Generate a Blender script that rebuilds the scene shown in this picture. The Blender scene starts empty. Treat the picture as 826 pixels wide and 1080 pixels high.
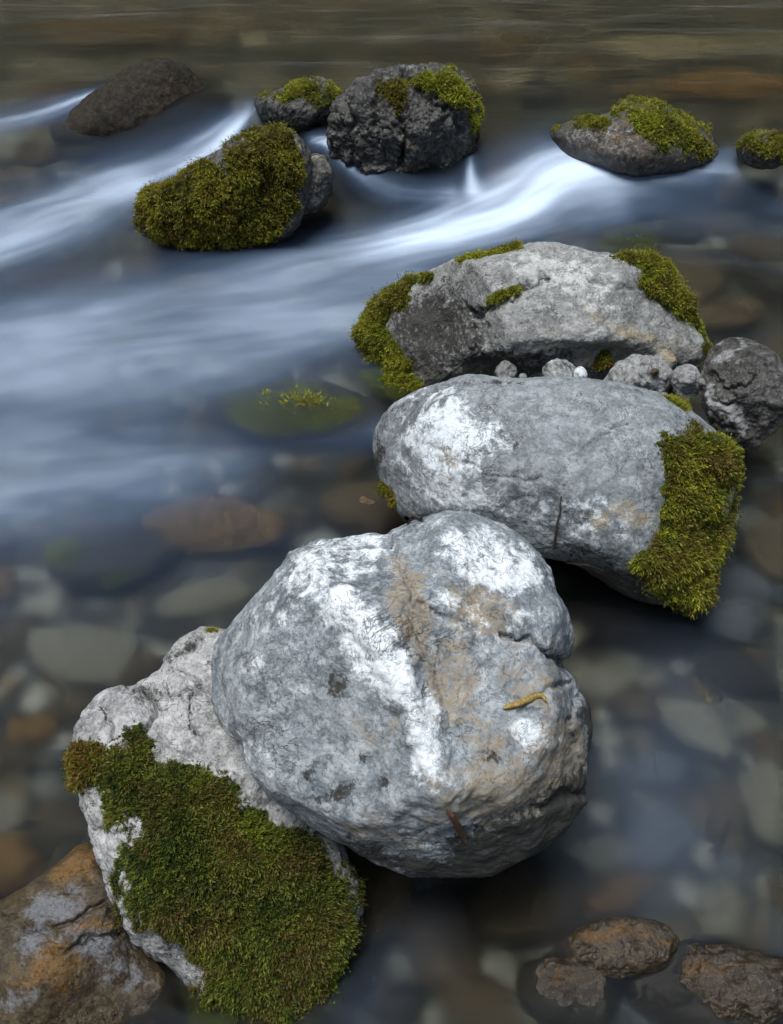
import bpy, bmesh, math, random
import numpy as np

rng = np.random.default_rng(7)
random.seed(7)
S = bpy.context.scene
COL = S.collection

# ------------------------------------------------------------------ camera, sky, sun, exposure
CAM = np.array((0.0, 0.0, 1.4)); PITCH = math.radians(42.0); VFOV = math.radians(55.0)
PW, PH = 826.0, 1080.0
F = PH / 2 / math.tan(VFOV / 2)
FWD = np.array((0, math.cos(PITCH), -math.sin(PITCH))); RGT = np.array((1.0, 0, 0)); UPV = np.array((0, math.sin(PITCH), math.cos(PITCH)))
cd = bpy.data.cameras.new('camera'); cam = bpy.data.objects.new('camera', cd); COL.objects.link(cam)
cam.location = CAM; cam.rotation_euler = (math.pi / 2 - PITCH, 0, 0)
cd.sensor_fit = 'VERTICAL'; cd.sensor_height = 36; cd.lens = 18 / math.tan(VFOV / 2)
cd.clip_start = 0.02; cd.clip_end = 500
S.camera = cam

SUN_EL, SUN_AZ = math.radians(77), math.radians(-120)      # azimuth from +Y (upstream) towards +X
W = bpy.data.worlds.new('World'); S.world = W; W.use_nodes = True
wn = W.node_tree.nodes; wl = W.node_tree.links
sky = wn.new('ShaderNodeTexSky'); sky.sky_type = 'NISHITA'; sky.sun_disc = False
sky.sun_elevation = SUN_EL; sky.sun_rotation = SUN_AZ; sky.air_density = 1.0; sky.dust_density = 0.8; sky.ozone_density = 1.0
cl = wn.new('ShaderNodeMix'); cl.data_type = 'RGBA'; cl.inputs[0].default_value = .36; cl.inputs[7].default_value = (3.7, 5.1, 6.7, 1)   # thin high cloud
wl.new(sky.outputs[0], cl.inputs[6]); wl.new(cl.outputs[2], wn['Background'].inputs[0]); wn['Background'].inputs[1].default_value = 0.078
sl = bpy.data.lights.new('sun', 'SUN'); sl.energy = 2.9; sl.angle = math.radians(26); sl.color = (1.0, 0.985, 0.96)
sun = bpy.data.objects.new('sun', sl); COL.objects.link(sun)
sd = np.array((math.sin(SUN_AZ) * math.cos(SUN_EL), math.cos(SUN_AZ) * math.cos(SUN_EL), math.sin(SUN_EL)))
from mathutils import Vector
sun.rotation_euler = Vector(sd).to_track_quat('Z', 'Y').to_euler()
S.view_settings.view_transform = 'Standard'; S.view_settings.look = 'None'; S.view_settings.gamma = 1
S.view_settings.exposure = 0.72
S.render.engine = 'CYCLES'
S.cycles.use_denoising = True; S.cycles.max_bounces = 8; S.cycles.transmission_bounces = 6; S.cycles.transparent_max_bounces = 8
S.cycles.blur_glossy = 0.5; S.cycles.sample_clamp_indirect = 6

# ------------------------------------------------------------------ maths helpers
def ray(u, v):
    u = np.asarray(u, float); v = np.asarray(v, float)
    return FWD + ((u - PW / 2) / F)[..., None] * RGT + ((PH / 2 - v) / F)[..., None] * UPV
def at_z(u, v, z):
    r = ray(u, v); t = (z - CAM[2]) / r[..., 2]
    return CAM + r * t[..., None]
def project(P):
    q = P - CAM; dz = np.maximum(q @ FWD, 1e-3)
    return PW / 2 + F * (q @ RGT) / dz, PH / 2 - F * (q @ UPV) / dz
def sstep(a, b, x):
    t = np.clip((x - a) / (b - a), 0, 1); return t * t * (3 - 2 * t)
_perm = np.random.default_rng(3).permutation(256); _perm = np.concatenate([_perm, _perm, _perm])
_g = np.random.default_rng(4).normal(size=(256, 3)); _g /= np.linalg.norm(_g, axis=1)[:, None]
_gx, _gy, _gz = [np.ascontiguousarray(_g[:, k].astype(np.float32)) for k in range(3)]
def noise(P):
    P = np.asarray(P, float); fl = np.floor(P); i = fl.astype(np.int32) & 255; f = (P - fl).astype(np.float32)
    x, y, z = f[:, 0], f[:, 1], f[:, 2]; w = f * f * f * (f * (f * 6 - 15) + 10); wx_, wy_, wz_ = w[:, 0], w[:, 1], w[:, 2]
    def g(a, b, c, p2):
        h = _perm[p2 + ((i[:, 2] + c) & 255)]; return _gx[h] * (x - a) + _gy[h] * (y - b) + _gz[h] * (z - c)
    xs = []
    pa = [_perm[i[:, 0]], _perm[(i[:, 0] + 1) & 255]]
    for b in (0, 1):
        p0 = _perm[pa[0] + ((i[:, 1] + b) & 255)]; p1 = _perm[pa[1] + ((i[:, 1] + b) & 255)]
        for c in (0, 1):
            v0 = g(0, b, c, p0); xs.append(v0 + wx_ * (g(1, b, c, p1) - v0))
    z0 = xs[0] + wz_ * (xs[1] - xs[0]); z1 = xs[2] + wz_ * (xs[3] - xs[2])
    return (z0 + wy_ * (z1 - z0)).astype(float) * 1.6
def fbm(P, oct=4, gain=0.5, lac=2.03):
    s = 0; a = 1.0
    for k in range(oct):
        s = s + a * noise(P + 17.3 * k); P = P * lac; a *= gain
    return s
def chaikin(p, n=1):
    p = np.asarray(p, float)
    for _ in range(n):
        q = np.roll(p, -1, 0); p = np.stack([p * .75 + q * .25, p * .25 + q * .75], 1).reshape(-1, 2)
    return p
def poly_sd(u, v, poly):
    """signed distance in pixels, positive inside"""
    p = np.asarray(poly, float); d = np.full(u.shape, 1e9); inside = np.zeros(u.shape, bool)
    for a, b in zip(p, np.roll(p, -1, 0)):
        e = b - a; t = np.clip(((u - a[0]) * e[0] + (v - a[1]) * e[1]) / max(e @ e, 1e-9), 0, 1)
        d = np.minimum(d, np.hypot(u - a[0] - t * e[0], v - a[1] - t * e[1]))
        c = (a[1] > v) != (b[1] > v)
        xx = a[0] + (v - a[1]) * e[0] / (e[1] if abs(e[1]) > 1e-9 else 1e-9)
        inside ^= c & (u < xx)
    return np.where(inside, d, -d)
def line_d(u, v, pts):
    p = np.asarray(pts, float)[:, :2]; d = np.full(u.shape, 1e9); s = np.zeros(u.shape)
    for k, (a, b) in enumerate(zip(p[:-1], p[1:])):
        e = b - a; t = np.clip(((u - a[0]) * e[0] + (v - a[1]) * e[1]) / (e @ e), 0, 1)
        q = np.hypot(u - a[0] - t * e[0], v - a[1] - t * e[1]); m = q < d
        d = np.where(m, q, d); s = np.where(m, k + t, s)
    return d, s

# ------------------------------------------------------------------ mesh helpers
_ico = {}
def ico(n):
    if n not in _ico:
        bm = bmesh.new(); bmesh.ops.create_icosphere(bm, subdivisions=n, radius=1)
        V = np.array([v.co[:] for v in bm.verts]); Fc = np.array([[v.index for v in f.verts] for f in bm.faces]); bm.free()
        V /= np.linalg.norm(V, axis=1)[:, None]
        _ico[n] = (V, Fc)
    return _ico[n]
def vnormals(V, T):
    n = np.cross(V[T[:, 1]] - V[T[:, 0]], V[T[:, 2]] - V[T[:, 0]])
    o = np.zeros_like(V)
    for k in range(3):
        for c in range(3): o[:, c] += np.bincount(T[:, k], n[:, c], len(V))
    return o / np.maximum(np.linalg.norm(o, axis=1)[:, None], 1e-12)
def make_mesh(name, V, faces, attrs=None, mats=(), smooth=True, matidx=None):
    """faces: (n,3) or (n,4) array, or a list of such arrays"""
    if isinstance(faces, np.ndarray): faces = [faces]
    me = bpy.data.meshes.new(name)
    nl = sum(f.size for f in faces); npoly = sum(len(f) for f in faces)
    me.vertices.add(len(V)); me.vertices.foreach_set('co', np.asarray(V, np.float32).ravel())
    me.loops.add(nl); me.loops.foreach_set('vertex_index', np.concatenate([f.ravel() for f in faces]).astype(np.int32))
    me.polygons.add(npoly)
    tot = np.concatenate([np.full(len(f), f.shape[1]) for f in faces]); st = np.concatenate([[0], np.cumsum(tot)[:-1]])
    me.polygons.foreach_set('loop_start', st.astype(np.int32))
    me.polygons.foreach_set('use_smooth', np.full(npoly, smooth))
    if matidx is not None: me.polygons.foreach_set('material_index', np.asarray(matidx, np.int32))
    me.update(calc_edges=True)
    for k, a in (attrs or {}).items():
        at = me.attributes.new(k, 'FLOAT', 'POINT'); at.data.foreach_set('value', np.asarray(a, np.float32))
    for m in mats: me.materials.append(m)
    return me
def link(name, me, loc=(0, 0, 0), parent=None, label=None, cat=None, group=None, kind=None):
    o = bpy.data.objects.new(name, me); COL.objects.link(o); o.location = loc
    if parent is not None: o.parent = parent
    for k, x in (('label', label), ('category', cat), ('group', group), ('kind', kind)):
        if x: o[k] = x
    return o

# ------------------------------------------------------------------ materials
class NT:
    def __init__(s, name):
        s.m = bpy.data.materials.new(name); s.m.use_nodes = True; s.t = s.m.node_tree; s.n = s.t.nodes; s.l = s.t.links
        s.b = s.n['Principled BSDF']; s.out = s.n['Material Output']
    def new(s, t, **kw):
        n = s.n.new(t)
        for k, v in kw.items(): setattr(n, k, v)
        return n
    def put(s, sock, v):
        if v is None: return
        if isinstance(v, bpy.types.NodeSocket): s.l.new(v, sock)
        else:
            if sock.type == 'RGBA' and len(v) == 3: v = (*v, 1)
            sock.default_value = v
    def math(s, op, a, b=None, clamp=False):
        n = s.new('ShaderNodeMath', operation=op, use_clamp=clamp); s.put(n.inputs[0], a)
        if b is not None: s.put(n.inputs[1], b)
        return n.outputs[0]
    def mix(s, f, a, b, blend='MIX'):
        n = s.new('ShaderNodeMix', data_type='RGBA', blend_type=blend); s.put(n.inputs[0], f); s.put(n.inputs[6], a); s.put(n.inputs[7], b)
        return n.outputs[2]
    def noise(s, scale, detail=5, rough=0.55, dist=0.0, vec=None):
        n = s.new('ShaderNodeTexNoise'); n.inputs['Scale'].default_value = scale; n.inputs['Detail'].default_value = detail
        n.inputs['Roughness'].default_value = rough; n.inputs['Distortion'].default_value = dist
        s.l.new(vec if vec is not None else s.coord(), n.inputs['Vector']); return n.outputs['Fac']
    def ramp(s, f, a, b, interp=None):
        n = s.new('ShaderNodeMapRange', interpolation_type='SMOOTHSTEP'); s.put(n.inputs[0], f)
        n.inputs[1].default_value = a; n.inputs[2].default_value = b; return n.outputs[0]
    def coord(s):
        if not hasattr(s, '_c'): s._c = s.new('ShaderNodeTexCoord').outputs['Object']
        return s._c
    def attr(s, name): return s.new('ShaderNodeAttribute', attribute_name=name).outputs['Fac']
    def mapped(s, scale=(1, 1, 1), rot=(0, 0, 0)):
        n = s.new('ShaderNodeMapping'); s.l.new(s.coord(), n.inputs[0]); n.inputs['Scale'].default_value = scale; n.inputs['Rotation'].default_value = rot
        return n.outputs[0]

def rock_mat(name, dark, mid, light, white=(.70, .735, .755), tan=(.36, .27, .15), drk=(.030, .027, .022), k=1.0, vein=1.0, bump=1.0, rough=.8):
    t = NT(name)
    n1 = t.noise(7 * k, 8, .62, .4); n2 = t.noise(40 * k, 9, .74, .15); n3 = t.noise(190 * k, 4, .7)
    c = t.mix(t.ramp(n1, .38, .64), dark, mid)
    c = t.mix(t.ramp(n2, .40, .66), c, light)
    # fine crystalline mottling
    c = t.mix(t.math('MULTIPLY', t.ramp(n3, .52, .66), .45), c, light)
    c = t.mix(t.math('MULTIPLY', t.ramp(n3, .46, .33), .5), c, tuple(x * .45 for x in dark))
    # white calcite crust; lit ridges and wet sheen are painted in with it
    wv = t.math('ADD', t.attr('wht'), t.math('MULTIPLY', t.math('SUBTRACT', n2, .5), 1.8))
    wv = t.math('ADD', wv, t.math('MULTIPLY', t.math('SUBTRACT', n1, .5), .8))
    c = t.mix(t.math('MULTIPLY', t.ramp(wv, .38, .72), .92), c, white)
    # tan iron stain
    tv = t.math('ADD', t.attr('tan'), t.math('MULTIPLY', t.math('SUBTRACT', t.noise(26 * k, 7, .68, .8), .5), 2.0))
    c = t.mix(t.math('MULTIPLY', t.ramp(tv, .28, .75), t.ramp(n3, .30, .60)), c, t.mix(n2, tuple(x * .8 for x in tan), tuple(x * 1.5 for x in tan)))
    # thin dark hairline cracks
    w1 = t.noise(5 * k, 6, .6, 1.6); cr = t.math('ABSOLUTE', t.math('SUBTRACT', w1, .5))
    w2 = t.noise(15 * k, 5, .6, 1.2); cr2 = t.math('ABSOLUTE', t.math('SUBTRACT', w2, .52))
    gate = t.ramp(t.noise(9 * k, 3), .46, .62)
    crk = t.math('MAXIMUM', t.math('MULTIPLY', t.ramp(cr, .007, .001), gate), t.math('MULTIPLY', t.ramp(cr2, .010, .002), t.math('MULTIPLY', gate, .7)))
    c = t.mix(t.math('MULTIPLY', crk, .75 * vein), c, drk)
    # pits, black lichen, and underside shade painted as dark patches
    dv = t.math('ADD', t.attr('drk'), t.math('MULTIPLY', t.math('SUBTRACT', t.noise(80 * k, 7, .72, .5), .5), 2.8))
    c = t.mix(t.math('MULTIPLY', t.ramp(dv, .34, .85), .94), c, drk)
    sp = t.ramp(t.noise(75 * k, 3, .5), .70, .76)
    c = t.mix(t.math('MULTIPLY', sp, .6), c, drk)
    # crisp net of thin grey veinlets
    wv3 = t.noise(38 * k, 5, .62, 1.0); net = t.ramp(t.math('ABSOLUTE', t.math('SUBTRACT', wv3, .5)), .022, .004)
    c = t.mix(t.math('MULTIPLY', net, t.math('MULTIPLY', t.ramp(t.noise(6 * k, 3), .36, .55), .7)), c, tuple(x * .5 for x in dark))
    wet = t.attr('wet')
    c = t.mix(wet, c, t.mix(1.0, c, (.26, .24, .21), 'MULTIPLY'))
    t.put(t.b.inputs['Base Color'], c)
    r = t.math('SUBTRACT', rough, t.math('MULTIPLY', wet, .45)); t.put(t.b.inputs['Roughness'], r)
    t.put(t.b.inputs['Specular IOR Level'], t.math('ADD', .2, t.math('MULTIPLY', wet, .45)))
    h = t.math('ADD', t.math('MULTIPLY', n2, .6), t.math('MULTIPLY', n3, .35))
    h = t.math('SUBTRACT', h, t.math('MULTIPLY', crk, .5 * vein)); h = t.math('SUBTRACT', h, t.math('MULTIPLY', sp, .3))
    b = t.new('ShaderNodeBump'); b.inputs['Strength'].default_value = .75 * bump; b.inputs['Distance'].default_value = .012 / k
    t.put(b.inputs['Height'], h); t.l.new(b.outputs[0], t.b.inputs['Normal'])
    return t.m

def moss_mats(name, lo, hi, brown):
    t = NT(name + '_cushion')
    c = t.mix(t.ramp(t.noise(60, 5), .35, .65), tuple(x * .55 for x in lo), lo); t.put(t.b.inputs['Base Color'], c); t.b.inputs['Roughness'].default_value = .95
    t.b.inputs['Specular IOR Level'].default_value = .1
    b = t.new('ShaderNodeBump'); b.inputs['Strength'].default_value = 1; b.inputs['Distance'].default_value = .01
    t.put(b.inputs['Height'], t.noise(180, 4)); t.l.new(b.outputs[0], t.b.inputs['Normal'])
    u = NT(name + '_leaf')
    tone = u.attr('tone'); age = u.attr('age')
    c = u.mix(tone, lo, hi); c = u.mix(age, c, brown)
    u.put(u.b.inputs['Base Color'], c); u.b.inputs['Roughness'].default_value = .6; u.b.inputs['Specular IOR Level'].default_value = .25
    tr = u.new('ShaderNodeBsdfTranslucent'); u.put(tr.inputs[0], c)
    ms = u.new('ShaderNodeMixShader'); ms.inputs[0].default_value = .3; u.l.new(u.b.outputs[0], ms.inputs[1]); u.l.new(tr.outputs[0], ms.inputs[2])
    u.l.new(ms.outputs[0], u.out.inputs[0])
    return t.m, u.m

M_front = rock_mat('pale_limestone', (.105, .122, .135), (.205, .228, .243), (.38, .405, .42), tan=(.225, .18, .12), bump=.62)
M_mid = rock_mat('grey_limestone', (.105, .117, .124), (.185, .203, .212), (.30, .322, .333), white=(.62, .66, .685), tan=(.25, .20, .12), k=1.0, bump=.65)
M_rear = rock_mat('rear_limestone', (.15, .15, .145), (.25, .25, .24), (.36, .36, .345), white=(.50, .50, .48), tan=(.28, .23, .14), k=1.0)
M_low = rock_mat('white_cracked_limestone', (.19, .19, .187), (.34, .337, .33), (.48, .475, .465), white=(.62, .615, .605), k=1.3, vein=1.35)
M_black = rock_mat('dark_wet_rock', (.022, .021, .020), (.060, .057, .052), (.15, .145, .135), white=(.30, .30, .30), tan=(.10, .06, .025), k=1.4, rough=.5)
M_dark = rock_mat('dark_brown_wet_rock', (.010, .008, .006), (.020, .016, .011), (.038, .030, .020), white=(.10, .09, .08), tan=(.08, .05, .02), k=1.2, rough=.7)
M_brown = rock_mat('brown_wet_stone', (.045, .032, .020), (.11, .075, .035), (.17, .13, .07), white=(.26, .27, .30), tan=(.24, .12, .022), k=1.4, rough=.4)
M_peb = rock_mat('pebble_limestone', (.12, .12, .115), (.21, .21, .20), (.36, .36, .35), k=2.5)
BED = [rock_mat('bed_stone_pale', (.14, .125, .09), (.23, .21, .15), (.32, .295, .22), k=1.5),
       rock_mat('bed_stone_brown', (.05, .035, .022), (.11, .075, .04), (.17, .125, .07), k=1.5),
       rock_mat('bed_stone_grey', (.07, .075, .08), (.13, .135, .14), (.20, .205, .21), k=1.5),
       rock_mat('bed_stone_dark', (.02, .019, .018), (.045, .04, .036), (.08, .07, .06), k=1.5),
       rock_mat('bed_stone_ochre', (.09, .045, .014), (.19, .10, .028), (.28, .17, .06), k=1.5)]
MOSS_G = moss_mats('green_moss', (.034, .052, .008), (.175, .20, .022), (.12, .080, .024))
MOSS_Y = moss_mats('yellow_moss', (.060, .078, .008), (.34, .35, .028), (.16, .105, .026))
MOSS_O = moss_mats('olive_moss', (.045, .044, .008), (.28, .265, .026), (.16, .10, .018))

# ------------------------------------------------------------------ water level
LIP = np.array([(-60, 128), (0, 120), (60, 108), (120, 104), (200, 118), (260, 122), (330, 148), (420, 168), (520, 160), (590, 150), (660, 150), (740, 160), (826, 160), (900, 160)], float)
LPW = at_z(LIP[:, 0], LIP[:, 1], 0.09)
def lip_y(x): return np.interp(x, LPW[:, 0], LPW[:, 1])
DROP = .13
HUMPS = []
def water_z(x, y):
    s = y - lip_y(x)                                            # >0 upstream
    z = DROP * sstep(-.42, .10, s)
    z = z - .025 * np.exp(-((s + .50) / .16) ** 2) + .022 * np.exp(-((s + .80) / .2) ** 2)
    P = np.stack([x * .9, y * 2.3, np.zeros_like(x)], 1)
    z = z + .010 * fbm(P, 2) * sstep(-2.6, -.3, s) + .003 * noise(P * 2.2 + 5)
    for (hx, hy, hz, ax, ay) in HUMPS:                          # water sliding over a sunken rock
        z = np.maximum(z, z + (hz - z) * np.exp(-np.maximum(((x - hx) / ax) ** 2 + ((y - hy) / ay) ** 2 - .25, 0) * 1.6))
    return z

# ------------------------------------------------------------------ boulders
def blob(u, v, items, P=None):
    a = np.zeros(u.shape)
    for (bu, bv, rx, ry, rot, amt) in items:
        c, s = math.cos(math.radians(rot)), math.sin(math.radians(rot))
        x = ((u - bu) * c + (v - bv) * s) / rx; y = (-(u - bu) * s + (v - bv) * c) / ry
        a = np.maximum(a, amt * np.exp(-(x * x + y * y) ** 1.3 * .9)) if amt > 0 else a + amt * np.exp(-(x * x + y * y))
    return np.clip(a, 0, 1.3)

class Rock: pass
def rock(name, mat, outline, d, front, back, planes=(), k=9, sub=7, amp=.02, nscale=3.5, fine=.004, center=None, sink=None,
         wht=(), tan=(), drk=(), cracks=(), dents=(), chk=1, wetz=(-.01, .05), wetall=0.0, whtbase=0.0, seed=0, strata=None, chips=None, **tags):
    D, T = ico(sub)
    poly = chaikin(outline, chk); c0 = np.array(center if center else (poly.min(0) + poly.max(0)) / 2, float)
    rc = ray(*c0); zc = -rc / np.linalg.norm(rc)                  # toward the camera
    C = CAM - zc * d
    xc = np.cross(UPV, zc); xc /= np.linalg.norm(xc); yc = np.cross(zc, xc)
    rr = ray(poly[:, 0], poly[:, 1]); tt = ((C - CAM) @ zc) / (rr @ zc); Q = CAM + rr * tt[:, None] - C
    qa = np.arctan2(Q @ yc, Q @ xc); qr = np.hypot(Q @ yc, Q @ xc); o = np.argsort(qa); qa, qr = qa[o], qr[o]
    # faceted unit body
    inv = np.full(len(D), (1 / 1.0) ** k)
    if chips:
        cr = np.random.default_rng(seed + 500)
        planes = list(planes) + [(n_ / np.linalg.norm(n_), cr.uniform(*chips[1])) for n_ in cr.normal(size=(chips[0], 3))]
    for (n, h) in planes:
        n = np.array(n, float); n /= np.linalg.norm(n); inv = inv + (np.maximum(D @ n, 0) / h) ** k
    r = inv ** (-1 / k)
    B = D * r[:, None]
    th = np.arctan2(B[:, 1], B[:, 0]); rad = np.hypot(B[:, 0], B[:, 1])
    nb = 180 if sub >= 6 else 40; bi = ((th + math.pi) / (2 * math.pi) * nb).astype(int) % nb
    M = np.zeros(nb); np.maximum.at(M, bi, rad)
    Mx = np.concatenate([M, M, M]); Mx = np.convolve(Mx, np.ones(5) / 5, 'same')[nb:2 * nb]
    tb = (np.arange(nb) + .5) / nb * 2 * math.pi - math.pi
    Mt = np.interp(th, np.concatenate([tb - 2 * math.pi, tb, tb + 2 * math.pi]), np.tile(Mx, 3))
    R = np.interp(th, np.concatenate([qa - 2 * math.pi, qa, qa + 2 * math.pi]), np.tile(qr, 3))
    near = np.clip(rad / Mt, 0, 1); R0 = qr.mean(); R = R0 + (R - R0) * near ** 1.5   # no star creases at the centre
    sc = R / Mt
    X = B[:, 0] * sc; Y = B[:, 1] * sc; Z = np.where(B[:, 2] > 0, B[:, 2] * front, B[:, 2] * back)
    V = C + X[:, None] * xc + Y[:, None] * yc + Z[:, None] * zc
    N = vnormals(V, T)
    off = np.array((seed * 3.7 + 1.3, seed * 1.9, seed * 5.1))
    edge = 1 - .6 * sstep(.8, 1, near)
    disp = amp * edge * fbm(V * nscale + off, 4)
    rd = 1 - np.abs(fbm(V * nscale * 2.3 + off + 9, 3)); disp += amp * .45 * (rd - .7) * edge
    disp += fine * fbm(V * 28 + off, 4, .6)
    if strata is not None:
        sv, sa, sf = strata; sv = np.array(sv, float) / np.linalg.norm(sv)
        hh = (V - C) @ sv * sf + .8 * fbm(V * 5 + off, 3); disp += sa * (np.abs((hh % 1) - .5) * 2 - .5)
    u, v = project(V); fc = (N @ zc) > -.2; cw = fbm(V * 22 + off, 3); cw2 = fbm(V * 31 + off + 3, 3)
    for (pts, w, dep) in cracks:
        dd, _ = line_d(u + 6 * cw, v + 6 * cw2, pts); disp -= np.where(fc, dep * np.exp(-(dd / w / (.8 + .5 * np.clip(cw2, -.8, 1))) ** 2), 0)
    for (du, dv, rx, ry, rot, dep) in dents:
        c, s = math.cos(math.radians(rot)), math.sin(math.radians(rot))
        a = ((u - du) * c + (v - dv) * s) / rx; b = (-(u - du) * s + (v - dv) * c) / ry
        disp -= np.where(fc, dep * np.exp(-(a * a + b * b)), 0)
    V = V + N * disp[:, None]
    N = vnormals(V, T); u, v = project(V)
    wob = fbm(V * 9 + off, 4)
    u2, v2 = u + 16 * wob, v + 16 * fbm(V * 9 + off + 31, 4)
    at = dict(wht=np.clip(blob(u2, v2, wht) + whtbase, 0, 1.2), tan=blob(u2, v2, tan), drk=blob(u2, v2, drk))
    for (pts, w, dep) in cracks:
        dd, _ = line_d(u + 6 * cw, v + 6 * cw2, pts); at['drk'] = np.maximum(at['drk'], min(1.0, dep * 90) * np.exp(-(dd / w / .55) ** 2) * np.clip(.85 + cw, 0, 1))
    wz = water_z(V[:, 0], V[:, 1])
    at['wet'] = np.maximum(wetall, sstep(wetz[1], wetz[0], V[:, 2] - wz + .03 * wob))
    org = np.array((C[0], C[1], V[:, 2].min()))
    me = make_mesh(name, V - org, T, at, [mat])
    R_ = Rock(); R_.V, R_.T, R_.N, R_.u, R_.v, R_.org, R_.zc, R_.d = V, T, N, u, v, org, zc, d
    R_.o = link(name, me, org, **tags)
    return R_

def add_moss(R, polys, mats, thick=.02, leaf=.006, count=9000, k=7, edge=8, tone=.5, agebias=.25, droop=.5, wrap=-.35, label=None, lump=14, core=None, wetlo=None):
    V, T, N = R.V, R.T, R.N
    face = (N @ R.zc)
    sd_ = np.full(len(V), -1e9)
    for p in polys: sd_ = np.maximum(sd_, poly_sd(R.u, R.v, chaikin(p, 1)))
    sd_ = sd_ - edge * .6 + edge * 1.5 * fbm(V * 14 + 3, 5, .62)
    m = sstep(-edge, edge * 1.8, sd_) * (face > wrap)
    l = fbm(V * lump + 7, 3)
    h = .62 * thick * m * (.6 + 1.1 * l) - .003 * (1 - m)
    Vm = V + N * h[:, None]
    keep = m[T].min(1) > .05
    Tm = T[keep]; used = np.unique(Tm); mp = -np.ones(len(V), int); mp[used] = np.arange(len(used))
    Vc = Vm[used]; Tc = mp[Tm]; Nc = vnormals(Vc, Tc)
    A = Vc[Tc]; ar = np.linalg.norm(np.cross(A[:, 1] - A[:, 0], A[:, 2] - A[:, 0]), axis=1) * (m[Tm].mean(1) + .05)
    lw = l[Tm].mean(1); ar *= np.clip(1 + .5 * lw, .3, 2)
    pick = rng.choice(len(Tc), count, p=ar / ar.sum())
    b = rng.dirichlet((1, 1, 1), count)
    P = (A[pick] * b[:, :, None]).sum(1); n = Nc[Tc[pick]].mean(1); n /= np.linalg.norm(n, axis=1)[:, None]
    mm = m[Tm[pick]].mean(1)
    gdir = np.array((0, 0, -1.0)) - n * (n @ np.array((0, 0, -1.0)))[:, None]
    s = n * .75 + droop * gdir + .55 * rng.normal(size=(count, 3)); s /= np.linalg.norm(s, axis=1)[:, None]
    L = leaf * 1.7 * (.4 + 1.0 * rng.random(count) ** 1.5) * (.35 + .65 * mm) * np.clip(1 + .6 * fbm(P * 30 + 9, 2), .4, 1.7)
    from mathutils import kdtree
    nt = max(count // 16, 8); kd = kdtree.KDTree(nt); tc = P[:nt]
    for i_ in range(nt): kd.insert(tc[i_], i_)
    kd.balance()
    near_ = [kd.find(p_) for p_ in P]; ti = np.array([q_[1] for q_ in near_]); td = np.array([q_[2] for q_ in near_]); tr = np.median(td) * 1.6
    out = (P - tc[ti]) / tr; s = s + .75 * np.clip(out, -1, 1); s /= np.linalg.norm(s, axis=1)[:, None]
    tuft_l = np.clip(1 + .32 * rng.normal(size=nt), .45, 1.7)[ti]; tuft_t = (.27 * rng.normal(size=nt))[ti]; tuft_a = np.clip(.35 * rng.normal(size=nt) - .1, 0, 1)[ti]
    L = L * tuft_l * np.clip(1.15 - .45 * td / tr, .4, 1.2)
    sx = np.cross(s, rng.normal(size=(count, 3))); sx /= np.linalg.norm(sx, axis=1)[:, None]; sy = np.cross(s, sx)
    pn = fbm(P * 11 + 2, 3); pn2 = fbm(P * 16 + 40, 3)
    tone_s = np.clip(tone + .50 * pn + tuft_t + .16 * rng.normal(size=count), 0, 1)
    age_s = np.clip(agebias + .75 * pn2 + tuft_a + .15 * rng.normal(size=count), 0, 1) * (rng.random(count) < .75)
    vs, fs, ton, age = [Vc], [Tc], [np.full(len(Vc), .2)], [np.full(len(Vc), .3)]
    base = len(Vc)
    for j in range(k):
        t = (j + .4) / k; ang = j * 2.4 + rng.random(count) * .8
        lat = sx * np.cos(ang)[:, None] + sy * np.sin(ang)[:, None]
        if j == k - 1: lat = lat * .1
        dl = s * 1.0 + lat * .8; dl /= np.linalg.norm(dl, axis=1)[:, None]
        p0 = P + s * (L * t)[:, None]; ll = leaf * (.6 + .6 * rng.random(count)) * (1.1 - .4 * t) * (.55 + .45 * mm)
        wd = np.cross(dl, s + .3 * rng.normal(size=(count, 3))); wd /= np.maximum(np.linalg.norm(wd, axis=1)[:, None], 1e-9)
        pm = p0 + dl * (ll * .45)[:, None]; hw = (ll * .17)[:, None]
        p1 = p0 + dl * ll[:, None] + gdir * (ll * .15)[:, None]
        vs.append(np.stack([p0, pm + wd * hw, p1, pm - wd * hw], 1).reshape(-1, 3))
        fs.append(np.arange(base, base + 4 * count).reshape(-1, 4)); base += 4 * count
        ton.append(np.repeat(np.clip(tone_s + .45 * (t - .55), 0, 1), 4)); age.append(np.repeat(age_s, 4))
    nf = sum(len(f) for f in fs); mi = np.ones(nf, int); mi[:len(Tc)] = 0
    me = make_mesh('moss', np.concatenate(vs) - R.org, fs, dict(tone=np.concatenate(ton), age=np.concatenate(age)), list(mats), True, mi)
    return link('moss', me, (0, 0, 0), R.o, label=label)

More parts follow.
